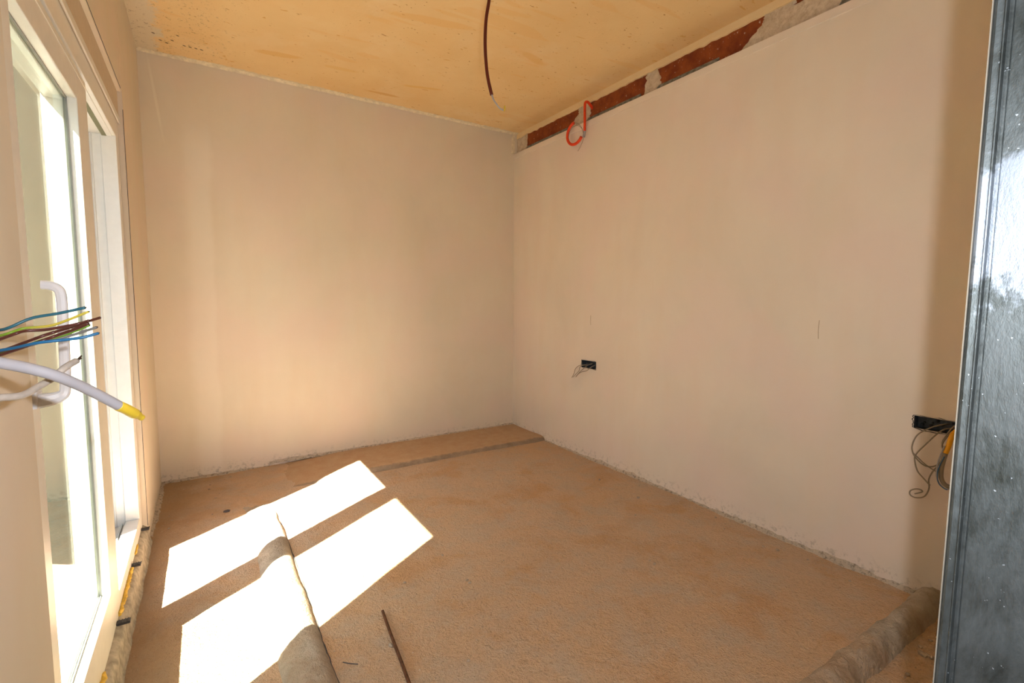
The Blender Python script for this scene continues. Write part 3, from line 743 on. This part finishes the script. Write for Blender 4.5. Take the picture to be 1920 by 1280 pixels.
# ---------------------------------------------------------------- wires sticking out of the window wall
def fr_(p): return (p[0]*1.25, p[1]*1.25, 1.17+(p[2]-1.17)*1.25)
def frs(ps): return [fr_(p) for p in ps]
gw = 'wires sticking out of the wall beside the window'
def ext(p, q=(-.262, .80, 1.095)):       # run each wire back into its hole in the wall, outside the frame
    a = Vector(p[0]); d = (Vector(p[0])-Vector(p[1])).normalized()
    return [q, tuple(a+d*.03+Vector((-.01, 0, 0)))]+list(p)
ww = [
 ('wire', 'teal', .0016, [(-.191, .715, 1.134), (-.177, .706, 1.135), (-.168, .700, 1.138), (-.152, .703, 1.147), (-.130, .702, 1.152), (-.108, .700, 1.158)], 'petrol blue wire, topmost of the bunch beside the window'),
 ('wire', 'greenyellow', .0014, [(-.188, .700, 1.127), (-.174, .691, 1.130), (-.165, .686, 1.133), (-.156, .693, 1.137), (-.133, .690, 1.140), (-.103, .684, 1.154)], 'thin green and yellow wire, second from the top of the bunch'),
 ('wire', 'brown', .0015, [(-.184, .685, 1.123), (-.171, .677, 1.127), (-.157, .669, 1.133), (-.151, .677, 1.135), (-.135, .679, 1.136), (-.109, .675, 1.142), (-.095, .690, 1.147)], 'dark brown wire with the furthest reaching tip, third from the top'),
 ('wire', 'brown', .0016, [(-.192, .713, 1.109), (-.178, .704, 1.113), (-.159, .693, 1.121), (-.143, .683, 1.128), (-.131, .688, 1.133), (-.114, .678, 1.139), (-.101, .670, 1.145)], 'dark brown wire, upper of the two running side by side'),
 ('wire', 'brown', .0016, [(-.190, .706, 1.106), (-.176, .697, 1.110), (-.158, .686, 1.117), (-.141, .676, 1.124), (-.130, .681, 1.129), (-.113, .671, 1.136), (-.101, .664, 1.142)], 'dark brown wire, lower of the two running side by side'),
 ('wire', 'green', .0016, [(-.196, .727, 1.106), (-.182, .718, 1.110), (-.158, .704, 1.118), (-.143, .695, 1.124), (-.126, .697, 1.129), (-.105, .696, 1.139)], 'bright green wire just below the pair of brown wires'),
 ('wire', 'grey', .0015, [(-.200, .741, 1.103), (-.185, .732, 1.108), (-.161, .717, 1.116), (-.141, .706, 1.123), (-.124, .707, 1.127), (-.100, .704, 1.136)], 'grey wire between the green and the lowest blue wire'),
 ('wire', 'blue', .0016, [(-.188, .699, 1.112), (-.175, .690, 1.115), (-.161, .682, 1.118), (-.142, .670, 1.123), (-.124, .671, 1.125), (-.108, .672, 1.127), (-.095, .676, 1.131)], 'bright blue wire, lowest of the bunch beside the window'),
]
for nm, mt, r, pts, lab in ww:
    pts = frs(pts); r *= 1.25
    root = empty(nm, pts[0]); tag(root, lab, 'wire', gw)
    keep(obj('insulation', tubebm(ext(pts), r, 8, 6), M[mt], smooth=True), root)
    a, b = Vector(pts[-2]), Vector(pts[-1]); d = (b-a).normalized()
    keep(obj('copper_tip', tubebm([b-d*.001, b+d*.0012], r*.55, 6, 1), M['copper']), root)
wc = empty('thick_cable', (-.262, .62, 1.1)); tag(wc, 'thick smooth white cable with a yellow taped end beside the window', 'cable')
tp = [(-.162, .599, 1.115), (-.154, .605, 1.111), (-.138, .618, 1.103), (-.120, .629, 1.092), (-.101, .651, 1.073), (-.080, .671, 1.050)]
keep(obj('sheath', tubebm([(-.262, .72, 1.11), (-.235, .73, 1.105)]+frs(tp), .0065, 14, 6), M['cable_white'], smooth=True), wc)
keep(obj('tape_end', tubebm(frs([(-.0815, .6695, 1.0515), (-.076, .676, 1.046), (-.070, .686, 1.038), (-.067, .692, 1.034), (-.064, .696, 1.030)]), [.0070]*8+[.0072]*6+[.0056]*5+[.0045]*30, 9, 6), M['tape'], smooth=True), wc)
ws = empty('thin_cable', (-.262, .6, 1.08)); tag(ws, 'scuffed thin cream cable crossing below the thick white cable', 'cable')
keep(obj('sheath', tubebm([(-.262, .73, 1.065), (-.235, .735, 1.063)]+frs([(-.163, .596, 1.082), (-.155, .603, 1.080), (-.145, .620, 1.078), (-.138, .640, 1.082), (-.130, .659, 1.088), (-.123, .667, 1.096), (-.116, .684, 1.1015)]), .0041, 12, 6), M['cable_old'], smooth=True), ws)
for q in (-.0012, .0012):
    keep(obj('conductor', tubebm(frs([(-.1165, .683+q, 1.101), (-.113, .692+q, 1.1045+q)]), .0012, 6, 1), M['copper']), ws)

# ---------------------------------------------------------------- things on the floor
bm = tubebm([(.519, 1.690, .013), (.505, 1.56, .0125), (.492, 1.42, .012), (.470, 1.20, .012), (.455, 1.02, .012)], .0052, 10, 5)
tag(obj('steel_rod', bm, M['rust'], smooth=True), 'thin rusty steel rod lying on the floor near the camera', 'rod')
tag(obj('nail', tubebm([(.333, 1.512, .009), (.352, 1.493, .009), (.372, 1.478, .009)], .0016, 7, 2), M['chip']), 'small dark nail lying beside the cement ridge', 'nail')
def stone(bm, c, r, k_):
    b = bmesh.ops.create_icosphere(bm, subdivisions=1, radius=r)
    for v in b['verts']:
        n_ = v.co.normalized(); f = 1+.45*noise.noise(n_*1.7+Vector((k_*3.1, k_, 0)))
        v.co = Vector((n_.x*r*f*(1+.4*math.sin(k_)), n_.y*r*f, n_.z*r*f*.55))+Vector(c)
def one(name, x, y, r, mat, label, k_):
    bm = bmesh.new(); stone(bm, (0, 0, 0), r, k_); o = obj(name, bm, mat)
    o.location = (x, y, fz(x, y)+r*.35); return tag(o, label, 'pebble')
one('mortar_chip', .067, 2.988, .013, M['chip'], 'dark chip lying just behind the far sunlit patch', 2)
one('mortar_chip', .490, 1.512, .012, M['pebble'], 'flat pale chip lying left of the steel rod', 5)
one('mortar_chip', .20, 1.63, .012, M['pebble'], 'small chip in the middle of the near sunlit patch', 8)
rnd = random.Random(11); kk = 0
spots = []
for i in range(16): spots.append((1.72+rnd.random()*.55, .42+rnd.random()*.2, .005+.007*rnd.random()))
for i in range(18): spots.append((.5+rnd.random()*1.8, 1.2+rnd.random()*1.9, .003+.005*rnd.random()))
for i in range(10): spots.append((2.1+rnd.random()*.2, .75+rnd.random()*1.6, .004+.006*rnd.random()))
for i in range(12): spots.append((-.2+rnd.random()*.35, 2.9+rnd.random()*.7, .003+.005*rnd.random()))
base_me = []
for q in range(6):
    bm = bmesh.new(); stone(bm, (0, 0, 0), 1.0, q*1.3+1); me = D.meshes.new('mortar_crumb'); bm.to_mesh(me); bm.free(); me.materials.append(M['pebble']); base_me.append(me)
for i, (x, y, r) in enumerate(spots):
    o = D.objects.new('mortar_crumb', base_me[i % 6]); COL.objects.link(o)
    o.scale = (r, r, r); o.rotation_euler = (0, 0, rnd.random()*6); o.location = (x, y, fz(x, y)+r*.4)
    g_ = ('beside the rough ridge in the near right corner', 'out on the open middle of the floor', 'along the foot of the right wall', 'in the corner below the window end of the back wall')[(i >= 16)+(i >= 34)+(i >= 44)]
    tag(o, 'tiny pale mortar crumb '+g_, 'pebble', 'mortar crumbs '+g_)
# fine grit, uncountable
bm = bmesh.new()
for i in range(1100):
    u = rnd.random()
    if u < .30: x = .32+rnd.gauss(0, .02)+.02; y = 1.2+rnd.random()*1.8
    elif u < .6: x = X0-.02-abs(rnd.gauss(0, .05)); y = .7+rnd.random()*2.4
    elif u < .72: x = 1.2+rnd.random()*1.1; y = .53-abs(rnd.gauss(0, .05))
    else: x = -.2+rnd.random()*2.5; y = .9+rnd.random()*2.2
    r = .0012+.0022*rnd.random()**2
    z = fz(x, y)+r*.3
    vs = [bm.verts.new((x+r*a, y+r*b, z+r*c)) for a, b, c in ((1, 0, -.3), (-.5, .8, -.3), (-.5, -.8, -.3), (0, 0, .9))]
    for f in ((0, 1, 3), (1, 2, 3), (2, 0, 3)): bm.faces.new([vs[q] for q in f])
tag(obj('cement_grit', bm, M['pebble']), 'fine cement grit scattered over the dusty floor', 'grit', kind='stuff')
# scratches on the right wall
for (y, z0, z1, lab) in ((2.642, .99, 1.06, 'short upright scratch on the right wall above the far socket'), (1.10, 1.0, 1.085, 'short upright scratch in the middle of the right wall')):
    tag(obj('wall_scratch', tubebm([(X0-.0005, y, z0), (X0-.001, y+.002, (z0+z1)/2), (X0-.0005, y, z1)], .0012, 5, 3), plain('scratch', (.40, .30, .20), .9)), lab, 'scratch')

# ---------------------------------------------------------------- outside
tag(obj('balcony_floor', boxes((-2.2, TH-.003, -1, 5.5, -.2, .0)), M['ext']), 'concrete balcony slab outside the window', 'balcony', kind='structure')
tag(obj('balcony_wall', boxes((-2.3, -2.2, -1, 5.5, -.2, .95)), M['render']), 'low balcony wall outside the window', 'balcony', kind='structure')
bm = bmesh.new()
for i in range(26):
    b = bmesh.ops.create_icosphere(bm, subdivisions=3, radius=.9+.3*random.random(), matrix=Matrix.Translation((-4.6+random.uniform(-.5, .5), -2+i*.62, .7+random.uniform(-.2, .5))))
for v in bm.verts: v.co += v.co.normalized()*0+Vector((noise.noise(v.co*4), noise.noise(v.co*4+Vector((5, 0, 0))), noise.noise(v.co*4+Vector((0, 5, 0)))))*.25
tag(obj('hedge', bm, M['leaf'], smooth=False), 'dark green hedge beyond the balcony', 'hedge', kind='stuff')
tag(obj('ground', boxes((-60, TH-.01, -60, 60, -3.2, -3)), M['ext']), 'ground outside', 'ground', kind='structure')
